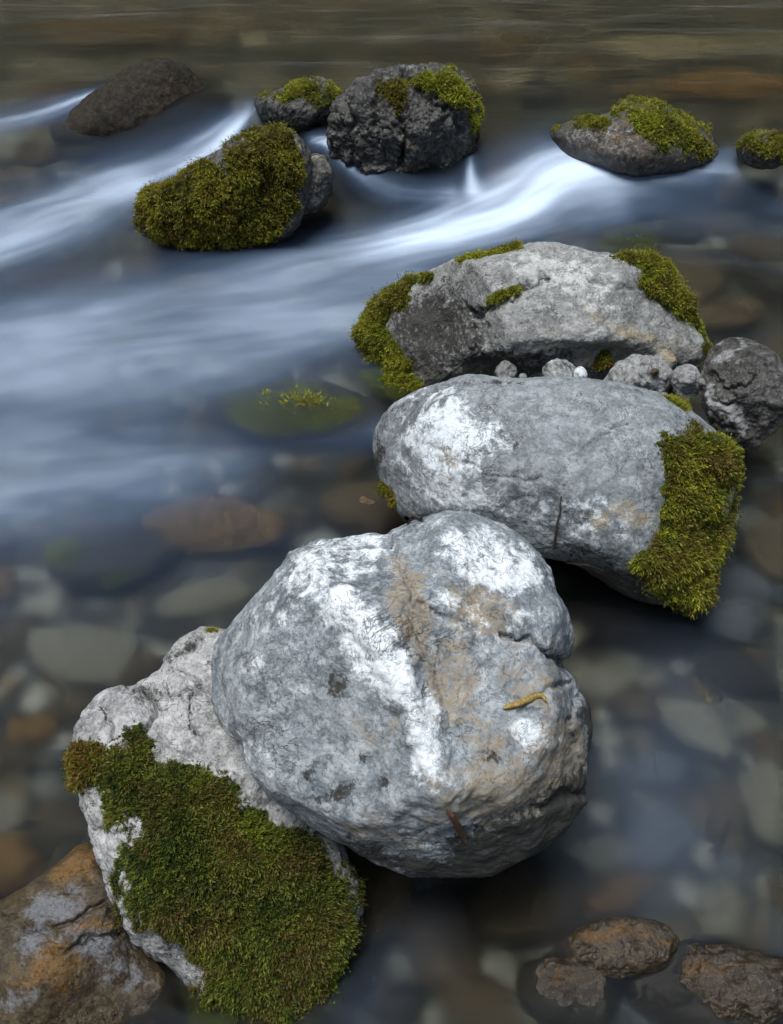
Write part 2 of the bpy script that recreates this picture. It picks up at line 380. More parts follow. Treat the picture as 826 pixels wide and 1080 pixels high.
#  --- the big pale boulder in the foreground
front_o = [(219.5,703),(225,680),(242,658),(261,639),(289,611),(311,588),(339,573),(373,567),(406,563),(423,554),(450,548),(467,541),(490,541),(517,550),(545,564),(565,583),(579,602),(584,622),(598,647),(606,669),(604,697),(615,719),(630,750),(633,769),(627,797),(620,820),(624,847),(609,867),(584,892),(540,911),(520,925),(478,927),(434,927),(406,915),(367,893),(334,876),(311,857),(283,840),(267,815),(253,784),(233,765),(222,740)]
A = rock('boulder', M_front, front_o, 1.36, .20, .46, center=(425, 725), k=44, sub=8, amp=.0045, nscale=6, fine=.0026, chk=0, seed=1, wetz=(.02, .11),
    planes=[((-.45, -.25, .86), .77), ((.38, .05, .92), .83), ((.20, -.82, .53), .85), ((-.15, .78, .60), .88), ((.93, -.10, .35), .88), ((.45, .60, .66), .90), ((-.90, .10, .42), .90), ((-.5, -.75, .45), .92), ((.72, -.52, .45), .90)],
    wht=[(345, 600, 95, 40, -30, .62), (400, 690, 105, 32, 52, .95), (450, 800, 60, 24, 65, .6), (520, 590, 70, 40, 20, .75), (480, 640, 60, 20, 40, .6), (300, 700, 60, 70, 0, .28), (440, 880, 30, 20, 0, .6), (560, 650, 45, 40, 40, .5), (270, 790, 45, 30, 50, .4), (560, 770, 20, 26, 0, .7)],  # calcite crust, with the light on ridge and tops painted in
    tan=[(430, 640, 22, 60, -20, .95), (480, 720, 34, 70, -15, .85), (505, 640, 45, 38, 0, .8), (390, 770, 36, 36, 0, .5), (530, 835, 75, 42, -20, .95), (585, 800, 50, 60, 0, .8), (510, 790, 40, 30, 0, .7), (560, 710, 50, 40, 0, .5), (400, 870, 60, 24, 20, .5)],
    drk=[(350, 722, 16, 18, 0, .8), (345, 832, 28, 10, -15, .85), (400, 820, 12, 10, 0, .8), (320, 810, 9, 9, 0, .7), (372, 800, 9, 8, 0, .7), (520, 797, 12, 8, 0, .7), (545, 897, 120, 36, -20, 1.3), (600, 858, 50, 42, -30, 1.2), (630, 770, 20, 60, 0, 1.2), (470, 912, 80, 18, 0, 1.2), (395, 899, 50, 12, 25, .9), (260, 645, 20, 12, -30, .4)],  # small pits, then shade of the underside and right edge painted dark
    cracks=[([(604, 700), (575, 686), (555, 672), (535, 668)], 3.5, .013), ([(606, 720), (560, 735), (545, 752), (575, 756)], 3, .005), ([(408, 566), (428, 600), (440, 630), (470, 650), (505, 664)], 5, .006), ([(622, 835), (560, 855), (515, 870), (490, 880)], 6, .010), ([(430, 640), (455, 690), (470, 740), (482, 800)], 5, .004), ([(330, 600), (380, 650), (425, 720), (455, 790), (470, 850)], 26, -.012), ([(440, 575), (470, 610), (500, 630)], 22, .003), ([(450, 880), (500, 868)], 4, .005), ([(615, 725), (600, 760), (612, 800)], 4, .006)],
    dents=[(505, 650, 45, 28, 35, .006), (440, 610, 20, 45, -25, .008), (598, 700, 22, 7, 25, .008), (350, 722, 14, 12, 0, .004), (470, 740, 26, 70, -12, .010)],
    label='largest pale grey and white boulder with a yellow catkin lying on it', cat='boulder')

#  --- the white cracked rock below it with the thick moss
low_o = [(73,788),(77,770),(97,738),(106,731),(151,722),(173,706),(180,686),(198,669),(218,661),(250,668),(300,720),(340,850),(362,904),(376,928),(378,963),(372,998),(364,1043),(335,1082),(265,1096),(215,1075),(191,1033),(160,1012),(141,994),(123,972),(112,918),(101,891),(88,860),(85,828),(76,815)]
Bk = rock('boulder', M_low, low_o, 1.56, .17, .30, center=(225, 870), k=18, sub=8, amp=.014, nscale=5.5, fine=.0045, seed=2, whtbase=.12,
    planes=[((-.3, .55, .78), .85), ((.35, -.1, .93), .82), ((-.75, -.2, .62), .88), ((0, -.7, .7), .9)],
    drk=[(190, 680, 20, 10, -30, .7), (165, 730, 24, 14, -40, .55), (78, 800, 10, 22, 0, .5)],
    cracks=[([(135, 722), (165, 738), (160, 765), (150, 775)], 4, .018), ([(175, 705), (200, 712), (225, 735), (236, 760)], 3.5, .014), ([(150, 728), (180, 735), (205, 730)], 3, .012), ([(205, 735), (200, 765), (215, 790)], 3, .010), ([(110, 745), (118, 765), (112, 782)], 3, .012), ([(175, 985), (180, 1010)], 3, .012), ([(182, 690), (196, 684), (214, 676)], 3.5, .014), ([(90, 760), (120, 745), (150, 728)], 2.5, .006), ([(150, 775), (190, 790), (215, 800)], 2.5, .006), ([(95, 870), (120, 885), (140, 872)], 3, .006)],
    label='white cracked rock draped in thick green moss beneath the largest pale boulder', cat='boulder')
mossA = [(82,800),(92,784),(120,786),(140,764),(150,770),(165,782),(176,800),(205,802),(225,798),(240,804),(246,835),(262,858),(290,862),(330,880),(370,912),(385,960),(380,1000),(368,1048),(345,1100),(210,1100),(200,1040),(190,1010),(176,985),(150,985),(132,976),(120,930),(122,905),(140,880),(122,868),(106,850),(92,834)]
add_moss(Bk, [mossA], MOSS_G, thick=.020, leaf=.0076, count=28000, k=8, edge=13, tone=.31, agebias=.20, droop=.7, label='thick dark green moss with feathery shoots')
add_moss(Bk, [[(76,800),(88,784),(108,788),(118,806),(108,826),(92,832),(80,822)]], MOSS_O, thick=.026, leaf=.0074, count=2200, k=7, edge=5, tone=.15, agebias=.75, label='brown withered moss tuft at the left edge')
add_moss(Bk, [[(212, 664), (225, 660), (236, 661), (234, 668), (218, 669)]], MOSS_Y, thick=.006, leaf=.004, count=500, k=6, edge=3, tone=.5)

#  --- the middle boulder with moss on its right end
mid_o = [(394,460),(400,444),(416,425),(440,411),(477,399),(498,394),(536,400),(573,399),(626,400),(674,408),(706,419),(733,435),(760,459),(773,478),(777,497),(773,529),(767,550),(760,582),(754,614),(744,634),(728,642),(690,640),(658,630),(625,606),(594,590),(560,584),(520,574),(466,562),(429,551),(413,535),(402,511),(394,487)]
Cm = rock('boulder', M_mid, mid_o, 1.97, .22, .36, center=(588, 505), k=26, sub=8, amp=.007, nscale=4, fine=.0024, seed=3, wetz=(.03, .12),
    planes=[((-.1, .62, .78), .84), ((-.25, -.5, .83), .86), ((.75, -.2, .62), .93), ((-.85, 0, .5), .93), ((.3, .3, .9), .93), ((.1, -.85, .5), .86)],
    wht=[(470, 455, 66, 50, 20, .70), (500, 520, 95, 32, 20, .58), (610, 545, 85, 32, 10, .55), (470, 415, 50, 10, -10, .6), (650, 455, 50, 25, -30, .25)],
    tan=[(470, 505, 30, 18, 0, .5), (660, 545, 50, 18, -10, .62), (480, 470, 20, 14, 0, .35), (550, 440, 60, 20, 0, .18)],
    drk=[(398, 490, 10, 40, 0, .8), (408, 440, 14, 10, 0, .6), (545, 480, 10, 8, 0, .6), (530, 400, 40, 6, 0, .5), (650, 610, 60, 20, 20, .8)],
    cracks=[([(515, 425), (540, 450), (548, 475), (545, 500)], 5, .006), ([(535, 402), (480, 404), (440, 416)], 3, .007), ([(620, 470), (650, 455), (672, 440)], 4, .004), ([(450, 470), (480, 490), (520, 500), (550, 512), (570, 505)], 2.5, .003)],
    dents=[(545, 475, 20, 40, 0, .008), (620, 470, 50, 25, -30, .008)],
    label='wide grey boulder with a thick green moss patch covering its right end', cat='boulder')
mossB = [(690,455),(700,444),(715,449),(730,446),(745,455),(762,462),(776,478),(784,500),(778,535),(770,575),(758,620),(742,642),(715,644),(690,628),(668,605),(676,572),(682,550),(700,535),(690,510),(697,490),(688,470)]
add_moss(Cm, [mossB], MOSS_Y, thick=.020, leaf=.0084, count=15000, k=7, edge=7, tone=.34, agebias=.2, droop=.9, label='yellow green moss hanging in shaggy tufts')
add_moss(Cm, [[(396, 500), (405, 505), (418, 540), (412, 545), (400, 530)]], MOSS_O, thick=.012, leaf=.006, count=900, k=6, edge=5)
add_moss(Cm, [[(692, 412), (712, 418), (736, 433), (730, 437), (708, 426)]], MOSS_Y, thick=.008, leaf=.005, count=900, k=6, edge=4, tone=.5)

#  --- the rear boulder, moss on three sides
rear_o = [(376,357),(381,336),(397,315),(419,298),(445,287),(472,276),(504,265),(541,261),(578,257),(610,263),(637,269),(669,267),(701,272),(714,288),(725,309),(736,336),(746,354),(751,368),(741,384),(706,396),(658,408),(605,414),(541,416),(482,418),(445,424),(424,430),(392,428),(381,411),(382,392),(378,376)]
Dr = rock('boulder', M_rear, rear_o, 2.46, .24, .36, center=(562, 345), k=40, sub=8, amp=.008, nscale=4.5, fine=.0028, seed=4, wetz=(.02, .10),
    planes=[((.12, .50, .86), .74), ((-.80, -.10, .58), .66), ((.10, -.70, .70), .70), ((-.25, .80, .55), .84), ((.75, .10, .62), .86), ((-.45, -.70, .55), .68), ((.55, -.5, .66), .82)],
    wht=[(590, 290, 80, 30, 15, .62), (630, 325, 70, 26, 30, .5), (530, 305, 40, 12, -30, .45)],
    tan=[(670, 350, 60, 14, 20, .75), (640, 375, 50, 12, 0, .62), (600, 350, 50, 10, -25, .4)],
    drk=[(450, 350, 62, 44, -30, 1.0), (500, 392, 90, 18, 0, 1.1), (485, 355, 40, 30, 0, .8), (470, 320, 45, 14, -20, .6), (552, 318, 6, 5, 0, .8), (605, 385, 60, 10, 0, .6), (430, 380, 30, 30, 0, .8)],  # dark stain with the lower left shadow painted into it
    cracks=[([(495, 330), (520, 322), (545, 312), (580, 292)], 6, .012), ([(500, 375), (505, 345), (495, 330)], 8, .014), ([(575, 262), (600, 285), (640, 300), (662, 306)], 4, .005), ([(600, 378), (625, 350), (640, 335)], 5, .003)],
    dents=[(470, 340, 40, 30, -30, .03), (500, 392, 80, 16, 0, .03), (640, 378, 35, 12, 0, .02), (555, 300, 30, 8, -30, .010)],
    label='rear grey boulder with moss on its left side, top edge and right shoulder', cat='boulder')
add_moss(Dr, [[(374,360),(380,334),(396,312),(420,296),(446,285),(460,288),(448,300),(432,308),(436,318),(418,326),(412,345),(425,372),(440,385),(425,392),(385,390),(376,378)]], MOSS_Y, thick=.022, leaf=.0085, count=7500, k=6, edge=6, tone=.40, agebias=.15, label='yellow green moss cloaking the left side')
add_moss(Dr, [[(378,402),(390,388),(420,386),(440,396),(446,408),(436,424),(410,432),(384,428)]], MOSS_Y, thick=.030, leaf=.0085, count=4200, k=6, edge=5, tone=.52, agebias=.05)
add_moss(Dr, [[(474,277),(505,264),(545,259),(562,261),(545,266),(515,272),(490,278)]], MOSS_Y, thick=.014, leaf=.0075, count=2600, k=6, edge=4, tone=.58, agebias=.08)
add_moss(Dr, [[(506,326),(515,312),(530,303),(552,302),(548,308),(525,318)]], MOSS_Y, thick=.010, leaf=.0065, count=1200, k=6, edge=3, tone=.5, agebias=.1)
add_moss(Dr, [[(632,269),(660,265),(702,270),(716,288),(727,309),(737,338),(748,362),(738,350),(720,338),(700,328),(685,312),(668,300),(672,285),(655,276)]], MOSS_Y, thick=.018, leaf=.0080, count=5200, k=6, edge=5, tone=.48, agebias=.15, label='yellow green moss on the right shoulder')
add_moss(Dr, [[(622,392),(625,372),(640,366),(650,380),(640,396)]], MOSS_O, thick=.010, leaf=.007, count=900, k=5, edge=5)
add_moss(Dr, [[(735,365),(752,358),(756,372),(742,384)]], MOSS_O, thick=.008, leaf=.007, count=700, k=5, edge=4)

#  --- wet brown stone, bottom left corner
E = rock('stone', M_brown, [(-30,970),(0,950),(34,934),(60,909),(86,885),(104,896),(118,930),(126,965),(145,998),(192,1036),(190,1080),(100,1120),(-30,1115)], 1.58, .10, .30, center=(75, 1000), k=16, sub=8, amp=.010, nscale=5, fine=.0018, seed=5, wetall=.62,
    planes=[((-.3, .5, .8), .8), ((.4, -.2, .9), .82), ((.1, -.6, .8), .85)],
    wht=[(60, 960, 50, 24, -20, .75), (110, 1000, 45, 32, 20, .65), (40, 1000, 34, 22, 0, .6), (140, 1030, 40, 20, 30, .55), (20, 1050, 40, 20, 0, .5)], tan=[(75, 915, 40, 14, -35, 1.0), (60, 1025, 50, 24, -20, .7), (105, 975, 30, 10, -20, .6)],  # bluish white patches painted as the sheen of the wet faces
    drk=[(120, 940, 12, 30, 0, .7), (90, 1040, 40, 14, 0, .5)], cracks=[([(34, 985), (70, 972), (110, 950)], 4, .008), ([(60, 1005), (100, 990), (130, 985)], 4, .008), ([(70, 940), (100, 930)], 3, .005)],
    label='wet brown and ochre stone low beside the moss draped white rock', cat='stone')

#  --- grit between the two mossy boulders
for gi, (gu, gv, gr) in enumerate([(486, 404, 6), (552, 398, 5), (564, 402, 4), (628, 404, 5), (700, 418, 6), (716, 424, 5), (690, 392, 5), (742, 404, 7), (510, 402, 4)]):
    a_ = np.linspace(0, 6.28, 7)[:-1] + gi; rr_ = gr * (.8 + .4 * rng.random(6))
    rock('grit', M_peb if gi % 3 else M_brown, [(gu + r_ * math.cos(q), gv + .8 * r_ * math.sin(q)) for q, r_ in zip(a_, rr_)], 2.19, gr * .002, gr * .004, k=30, sub=4, amp=.0008, nscale=30, fine=.0002, chk=0, seed=60 + gi, chips=(9, (.6, .85)), wetall=.3,
         label='tiny stone chip caught in the crevice between the two mossy boulders', cat='stone chip', group='stone chips in the crevice')

#  --- wet stones, bottom right corner
rock('stone', M_brown, [(588,992),(606,978),(640,971),(692,972),(716,985),(716,1010),(676,1030),(616,1026),(592,1010)], 1.585, .05, .14, k=12, sub=7, amp=.010, nscale=9, fine=.004, seed=21, wetall=.9, planes=[((0,.5,.85),.75)], tan=[(655, 985, 60, 10, 0, .75)], 
    label='flat ochre stone breaking the water in the bottom right corner', cat='stone')
rock('stone', M_brown, [(655,1044),(676,1016),(708,998),(750,992),(800,1004),(845,1020),(850,1070),(800,1096),(710,1090),(680,1070)], 1.62, .07, .14, k=12, sub=7, amp=.014, nscale=8, fine=.005, seed=22, wetall=1.0, planes=[((-.2,.5,.85),.8)], tan=[(740, 1015, 60, 12, 0, .55)],
    label='dark brown stone cut by the bottom right corner', cat='stone')
rock('stone', M_brown, [(540,1040),(560,1014),(598,1004),(632,1012),(650,1040),(640,1080),(590,1092),(550,1070)], 1.565, .05, .12, k=12, sub=6, amp=.010, nscale=9, fine=.004, seed=23, wetall=1.0, planes=[((0,.5,.85),.8)], tan=[(600, 1025, 24, 8, 0, .5)],
    label='small brown stone at the bottom edge left of the flat ochre stone', cat='stone')

#  --- the far rocks in the cascade
G = rock('boulder', M_black, [(347,137),(352,117),(364,98),(388,81),(412,76),(434,73),(458,70),(482,74),(497,86),(504,103),(506,122),(504,146),(503,172),(494,200),(450,208),(400,206),(362,196),(350,172),(346,153)], 3.52, .26, .40, k=12, sub=8, amp=.030, nscale=3.2, fine=.010, seed=6, wetz=(.0, .09), wetall=.25, strata=((1, .15, .25), .010, 9),
    planes=[((0, .6, .8), .80), ((-.5, -.3, .8), .80), ((.45, -.4, .8), .82), ((.9, .1, .4), .93)],
    wht=[(365, 130, 18, 40, 20, .35), (425, 130, 10, 40, 0, .32), (440, 76, 40, 8, 0, .55), (460, 112, 12, 30, -40, .3)], tan=[(430, 150, 60, 12, 0, .3)],
    cracks=[([(428, 80), (422, 110), (428, 150), (420, 180)], 5, .03), ([(400, 84), (396, 120), (402, 175)], 4, .016), ([(375, 100), (370, 140), (376, 180)], 4, .014), ([(436, 92), (452, 108), (475, 112), (490, 140)], 5, .02)],
    label='upright dark craggy rock with moss on its top right corner in the cascade', cat='boulder')
add_moss(G, [[(434,80),(445,74),(470,71),(486,76),(500,88),(507,108),(506,128),(504,142),(496,130),(488,118),(472,112),(455,98),(438,92)]], MOSS_Y, thick=.018, leaf=.010, count=4800, k=6, edge=5, tone=.60, agebias=.12, label='bright yellow green moss on the top corner')
add_moss(G, [[(392,86),(405,80),(428,82),(432,100),(424,112),(420,130),(410,112),(398,105)]], MOSS_O, thick=.012, leaf=.009, count=1900, k=6, edge=6, tone=.3, agebias=.2)
Hm = rock('boulder', M_black, [(149,212),(156,199),(180,196),(199,184),(224,174),(240,167),(243,156),(272,138),(296,133),(314,143),(324,156),(329,176),(326,205),(318,232),(300,256),(248,266),(190,264),(152,250),(146,230)], 3.2, .24, .36, k=12, sub=7, amp=.022, nscale=3.5, fine=.006, seed=7, wetz=(.0, .08),
    planes=[((-.35, .55, .75), .80), ((.55, .1, .8), .84), ((-.2, -.5, .85), .82)],
    wht=[(306, 142, 12, 8, 20, .9)],
    label='wedge shaped rock almost wholly covered in olive moss in the white water', cat='boulder')
add_moss(Hm, [[(142,214),(152,195),(182,190),(198,178),(236,162),(240,150),(272,132),(294,130),(306,140),(314,150),(322,165),(326,185),(318,205),(308,232),(296,256),(248,268),(190,266),(142,252)]], MOSS_O, thick=.022, leaf=.0095, count=14000, k=6, edge=5, tone=.55, agebias=.04, lump=18, label='dense olive green moss over almost all of the rock')
rock('stone', M_black, [(312,172),(324,164),(340,160),(348,167),(350,195),(344,212),(330,226),(312,224),(306,200)], 3.26, .10, .2, k=14, sub=6, amp=.012, nscale=5, fine=.006, seed=8, wetz=(.0, .06), wht=[(336, 164, 14, 5, 0, .7)], tan=[(335, 166, 20, 8, 0, .6)], whtbase=.12,
    planes=[((0, .8, .6), .75), ((.3, -.1, .95), .75)], strata=((0, 1, .2), .008, 10),
    label='small grey squared stone touching the right side of the olive moss rock', cat='stone')
I = rock('boulder', M_black, [(266,101),(275,103),(288,99),(301,93),(316,86),(330,82),(345,85),(356,93),(364,112),(362,134),(345,148),(310,150),(288,146),(276,128)], 3.8, .20, .34, k=11, sub=7, amp=.018, nscale=3.5, fine=.006, seed=9, wetz=(.0, .07),
    planes=[((0, .7, .7), .84), ((-.6, -.4, .7), .85)], wht=[(280, 118, 12, 20, 0, .3)],
    label='low rounded rock with a green moss cap just behind the olive moss rock', cat='boulder')
add_moss(I, [[(272,104),(288,98),(301,92),(318,84),(336,81),(352,88),(362,104),(352,112),(330,112),(312,108),(290,108)]], MOSS_Y, thick=.016, leaf=.011, count=2800, k=5, edge=6, tone=.55, agebias=.12)
Jr = rock('boulder', M_black, [(572,150),(580,135),(603,127),(640,122),(657,107),(674,104),(692,107),(720,121),(748,140),(764,158),(758,178),(720,190),(640,188),(585,176)], 3.69, .26, .36, k=7, sub=7, amp=.010, nscale=3, fine=.002, seed=10, wetz=(-.0, .06), planes=[((.1, .6, .8), .85)],
    whtbase=.10, tan=[(660, 150, 80, 30, 0, .5)], wht=[(640, 145, 60, 16, 10, .35)], drk=[(588, 146, 16, 10, 0, .9)],
    label='broad domed rock with a streak of moss along its top right, right of the cascade', cat='boulder')
add_moss(Jr, [[(640,116),(660,102),(692,103),(722,120),(750,140),(764,158),(748,172),(700,164),(680,146),(655,130)]], MOSS_Y, thick=.014, leaf=.010, count=4800, k=5, edge=7, tone=.55, agebias=.15)
add_moss(Jr, [[(580,138),(603,126),(640,124),(648,134),(620,142),(598,138)]], MOSS_Y, thick=.012, leaf=.010, count=2000, k=5, edge=6, tone=.5, agebias=.2)
Kr = rock('stone', M_black, [(776,158),(782,146),(796,140),(816,138),(836,146),(842,166),(815,178),(786,174)], 3.60, .12, .2, k=10, sub=6, amp=.012, fine=.005, seed=11, planes=[((0, .7, .7), .85)],
    label='mossy stone cut by the right edge of the picture beside the white water', cat='stone')
add_moss(Kr, [[(776,156),(784,144),(800,138),(820,138),(838,148),(836,166),(800,164)]], MOSS_Y, thick=.016, leaf=.010, count=1500, k=5, edge=4, tone=.4)
rock('boulder', M_dark, [(48,146),(78,114),(103,94),(127,76),(156,62),(188,64),(212,84),(232,106),(250,128),(244,150),(190,170),(120,174),(66,160)], 4.06, .17, .4, k=8, sub=7, amp=.012, nscale=3, fine=.003, seed=12, wetz=(-.05, -.01), planes=[((-.3, .6, .75), .8), ((.4, .3, .85), .82)], tan=[(190, 95, 60, 30, 0, .35)],
    label='dark brown wet rock breaking the water near the top left corner', cat='boulder')

#  --- stones wedged between the boulders
P = rock('stone', M_black, [(738,398),(744,380),(754,363),(772,356),(795,359),(818,372),(832,410),(822,455),(790,472),(762,462),(748,440),(742,420)], 2.20, .12, .25, k=36, sub=7, amp=.012, nscale=7, fine=.005, chk=0, seed=13, chips=(9, (.62, .82)), wetall=.1, whtbase=.16, planes=[((-.55, .35, .75), .62), ((.35, .25, .9), .60), ((.15, -.6, .78), .62), ((-.6, -.5, .6), .7), ((0, .85, .5), .75)],
    wht=[(775, 440, 24, 10, 25, 1.0), (752, 425, 8, 20, 0, .8), (770, 372, 20, 6, -20, .6)], drk=[(775, 385, 40, 20, 0, .5)], cracks=[([(750, 400), (770, 410), (795, 400)], 4, .01), ([(752, 425), (780, 425)], 4, .008)],
    label='dark angular stone with white streaks at the right end of the rear boulders', cat='stone')
rock('stone', M_peb, [(636,401),(645,388),(658,378),(680,373),(700,382),(712,398),(706,414),(670,420),(640,412)], 2.22, .05, .10, k=34, sub=6, amp=.012, nscale=12, fine=.003, chk=0, seed=14, chips=(12, (.55, .78)), planes=[((-.5, .4, .77), .6), ((.5, .2, .85), .62), ((0, -.5, .86), .68)], cracks=[([(680, 374), (676, 395), (684, 412)], 2.5, .006)],
    label='angular grey stone largest of those wedged between the two mossy boulders', cat='stone')
rock('stone', M_peb, [(709,400),(714,388),(728,386),(739,402),(738,416),(724,422),(712,414)], 2.20, .035, .06, k=30, sub=6, amp=.009, nscale=16, fine=.003, chk=0, seed=15, chips=(5, (.62, .82)), tan=[(724, 404, 16, 12, 0, .3)],
    label='rounded pale stone just right of the angular grey wedged stone', cat='stone')
rock('pebble', M_peb, [(572,392),(577,382),(592,379),(604,382),(608,394),(600,403),(578,403)], 2.20, .03, .05, k=30, sub=5, amp=.008, nscale=18, fine=.003, chk=0, seed=16, chips=(5, (.62, .82)), drk=[(578, 390, 7, 10, 0, 1), (604, 396, 5, 6, 0, .8)], whtbase=.35,
    label='white pebble with a dark left side wedged under the rear boulder', cat='pebble')
rock('pebble', M_peb, [(605,396),(607,388),(613,386),(619,391),(619,400),(612,404),(606,402)], 2.19, .02, .03, k=10, sub=5, amp=.002, nscale=14, fine=.001, seed=17, whtbase=.7,
    label='smallest pure white oval pebble between the two mossy boulders', cat='pebble')
rock('pebble', M_peb, [(522,392),(526,383),(535,381),(544,389),(543,399),(530,402)], 2.22, .02, .04, k=30, sub=5, amp=.008, nscale=18, fine=.003, chk=0, seed=18, chips=(5, (.62, .82)), wetall=.5, planes=[((-.3, .5, .8), .75)],
    label='dark pointed pebble alone in the shadow under the rear boulder', cat='pebble')
rock('pebble', M_peb, [(690,376),(698,370),(710,372),(714,384),(705,390),(694,386)], 2.26, .02, .04, k=30, sub=5, amp=.008, nscale=18, fine=.003, chk=0, seed=19, chips=(5, (.62, .82)), tan=[(702, 380, 20, 10, 0, .7)], wetall=.3,
    label='brownish pebble tucked behind the angular grey wedged stone', cat='pebble')

# ------------------------------------------------------------------ stream bed, plus unseen banks added to darken reflections: one sheet
def bed_z(x, y):
    s = y - lip_y(x)
    z = -.17 + .06 * sstep(-.5, .4, s) - .02 * sstep(1.0, 3.5, s)
    P = np.stack([x, y, np.zeros_like(x)], 1)
    z = z + .035 * fbm(P * 1.3, 3) + .012 * fbm(P * 6, 3)
    unseen_bank = np.maximum.reduce([sstep(5.8, 20, y) * 15, sstep(4.2, 18, np.abs(x)) * 13, sstep(2.5, 16, -y) * 8])  # out of view, raised to block low sky and darken the pool's reflections
    return z + unseen_bank * (1 + .25 * fbm(P * .35 + 4, 4)) + .05 * fbm(P * 2.2 + 8, 3) * np.minimum(unseen_bank, 1)
def sheet(nx, ny, fx, fy, zf):
    tx = np.linspace(-1, 1, nx); ty = np.linspace(-1, 1, ny)
    X, Y = np.meshgrid(fx(tx), fy(ty)); x, y = X.ravel(), Y.ravel()
    i = np.arange(nx * ny).reshape(ny, nx)
    Fq = np.stack([i[:-1, :-1], i[:-1, 1:], i[1:, 1:], i[1:, :-1]], -1).reshape(-1, 4)
    return np.stack([x, y, zf(x, y)], 1), Fq
V, Fq = sheet(520, 620, lambda t: 60 * np.sinh(t * 4.6) / math.sinh(4.6), lambda t: 1.6 + 60 * np.sinh(t * 4.6) / math.sinh(4.6), bed_z)
t = NT('gravel_bed')
def pebbles(scale):
    w = t.new('ShaderNodeVectorMath', operation='ADD'); nz = t.new('ShaderNodeTexNoise'); nz.inputs['Scale'].default_value = scale * .8; t.l.new(t.coord(), nz.inputs['Vector'])
    sc_ = t.new('ShaderNodeVectorMath', operation='SCALE'); sc_.inputs['Scale'].default_value = .5 / scale; t.l.new(nz.outputs['Color'], sc_.inputs[0])
    t.l.new(t.coord(), w.inputs[0]); t.l.new(sc_.outputs[0], w.inputs[1])
    v_ = t.new('ShaderNodeTexVoronoi'); v_.inputs['Scale'].default_value = scale; t.l.new(w.outputs[0], v_.inputs['Vector'])
    q = t.new('ShaderNodeSeparateColor'); t.l.new(v_.outputs['Color'], q.inputs[0])
    r_ = t.new('ShaderNodeValToRGB'); t.l.new(q.outputs[0], r_.inputs[0]); r_.color_ramp.interpolation = 'CONSTANT'
    cols = [(.035, .030, .022), (.10, .075, .035), (.07, .068, .045), (.16, .10, .035), (.12, .115, .085), (.26, .25, .20), (.05, .048, .05), (.38, .36, .30)]
    e = r_.color_ramp.elements
    while len(e) < len(cols): e.new(1)
    for k_, c_ in enumerate(cols): e[k_].position = k_ / len(cols); e[k_].color = (*c_, 1)
    return t.mix(t.ramp(v_.outputs['Distance'], .75, .35), (.02, .018, .014), r_.outputs[0]), v_.outputs['Distance']
c, vd = pebbles(9); c2, vd2 = pebbles(24)
c = t.mix(t.ramp(t.noise(3.0, 3), .42, .56), c, c2)
c = t.mix(t.math('MULTIPLY', t.ramp(t.noise(1.5, 3, .5, .5, t.mapped((.6, 1.4, 1))), .50, .62), .8), c, (.016, .017, .010))
g = t.new('ShaderNodeNewGeometry'); sx = t.new('ShaderNodeSeparateXYZ'); t.l.new(g.outputs['Position'], sx.inputs[0])
bk = t.mix(t.ramp(t.noise(.7, 7, .7), .42, .62), (.012, .020, .006), (.030, .034, .012))
c = t.mix(t.ramp(sx.outputs[2], .25, .6), c, bk)
t.put(t.b.inputs['Base Color'], c); t.b.inputs['Roughness'].default_value = .8
b = t.new('ShaderNodeBump'); b.inputs['Strength'].default_value = .8; b.inputs['Distance'].default_value = .02
t.put(b.inputs['Height'], t.math('SUBTRACT', t.noise(60, 4), vd2)); t.l.new(b.outputs[0], t.b.inputs['Normal'])
link('stream_bed_and_unseen_banks', make_mesh('stream_bed_and_unseen_banks', V, Fq, None, [t.m]), kind='structure')

# ------------------------------------------------------------------ stones on the bed
def bed_variant(i):
    D, T = ico(5); n = np.random.default_rng(100 + i)
    inv = np.ones(len(D))
    for _ in range(7):
        q = n.normal(size=3); q /= np.linalg.norm(q); inv = inv + (np.maximum(D @ q, 0) / n.uniform(.78, .95)) ** 6
    V = D * (inv ** (-1 / 6))[:, None] * np.array((1, n.uniform(.62, .85), n.uniform(.42, .6)))
    V = V * (1 + .10 * fbm(V * 1.6 + i * 7, 3))[:, None]; V[:, 2] -= V[:, 2].min()
    z = np.zeros(len(V))
    return V, T
BV = [bed_variant(i) for i in range(9)]
_bm = {}
def bed_stone(x, y, size, tone, rz=None, var=None, label=None, group=None, flat=1.0, lift=0.0, name='stone', asp=1.0):
    var = rng.integers(len(BV)) if var is None else var
    key = (var, tone)
    if key not in _bm:
        V, T = BV[var]; z = np.zeros(len(V)); _bm[key] = make_mesh('bed_stone', V * .5, T, dict(wht=z, tan=z, drk=z, wet=z), [BED[tone]])
    z = float(bed_z(np.array([x]), np.array([y]))[0]) - .004 + lift
    o = link(name, _bm[key], (x, y, z), label=label, cat='stone', group=group)
    o.rotation_euler = (0, 0, rng.uniform(0, 6.28) if rz is None else rz); o.scale = (size, size * asp, size * flat)
    return o
def bed_at(u, v, z=-.10): p = at_z(np.array([float(u)]), np.array([float(v)]), z)[0]; return p[0], p[1]
placed = []
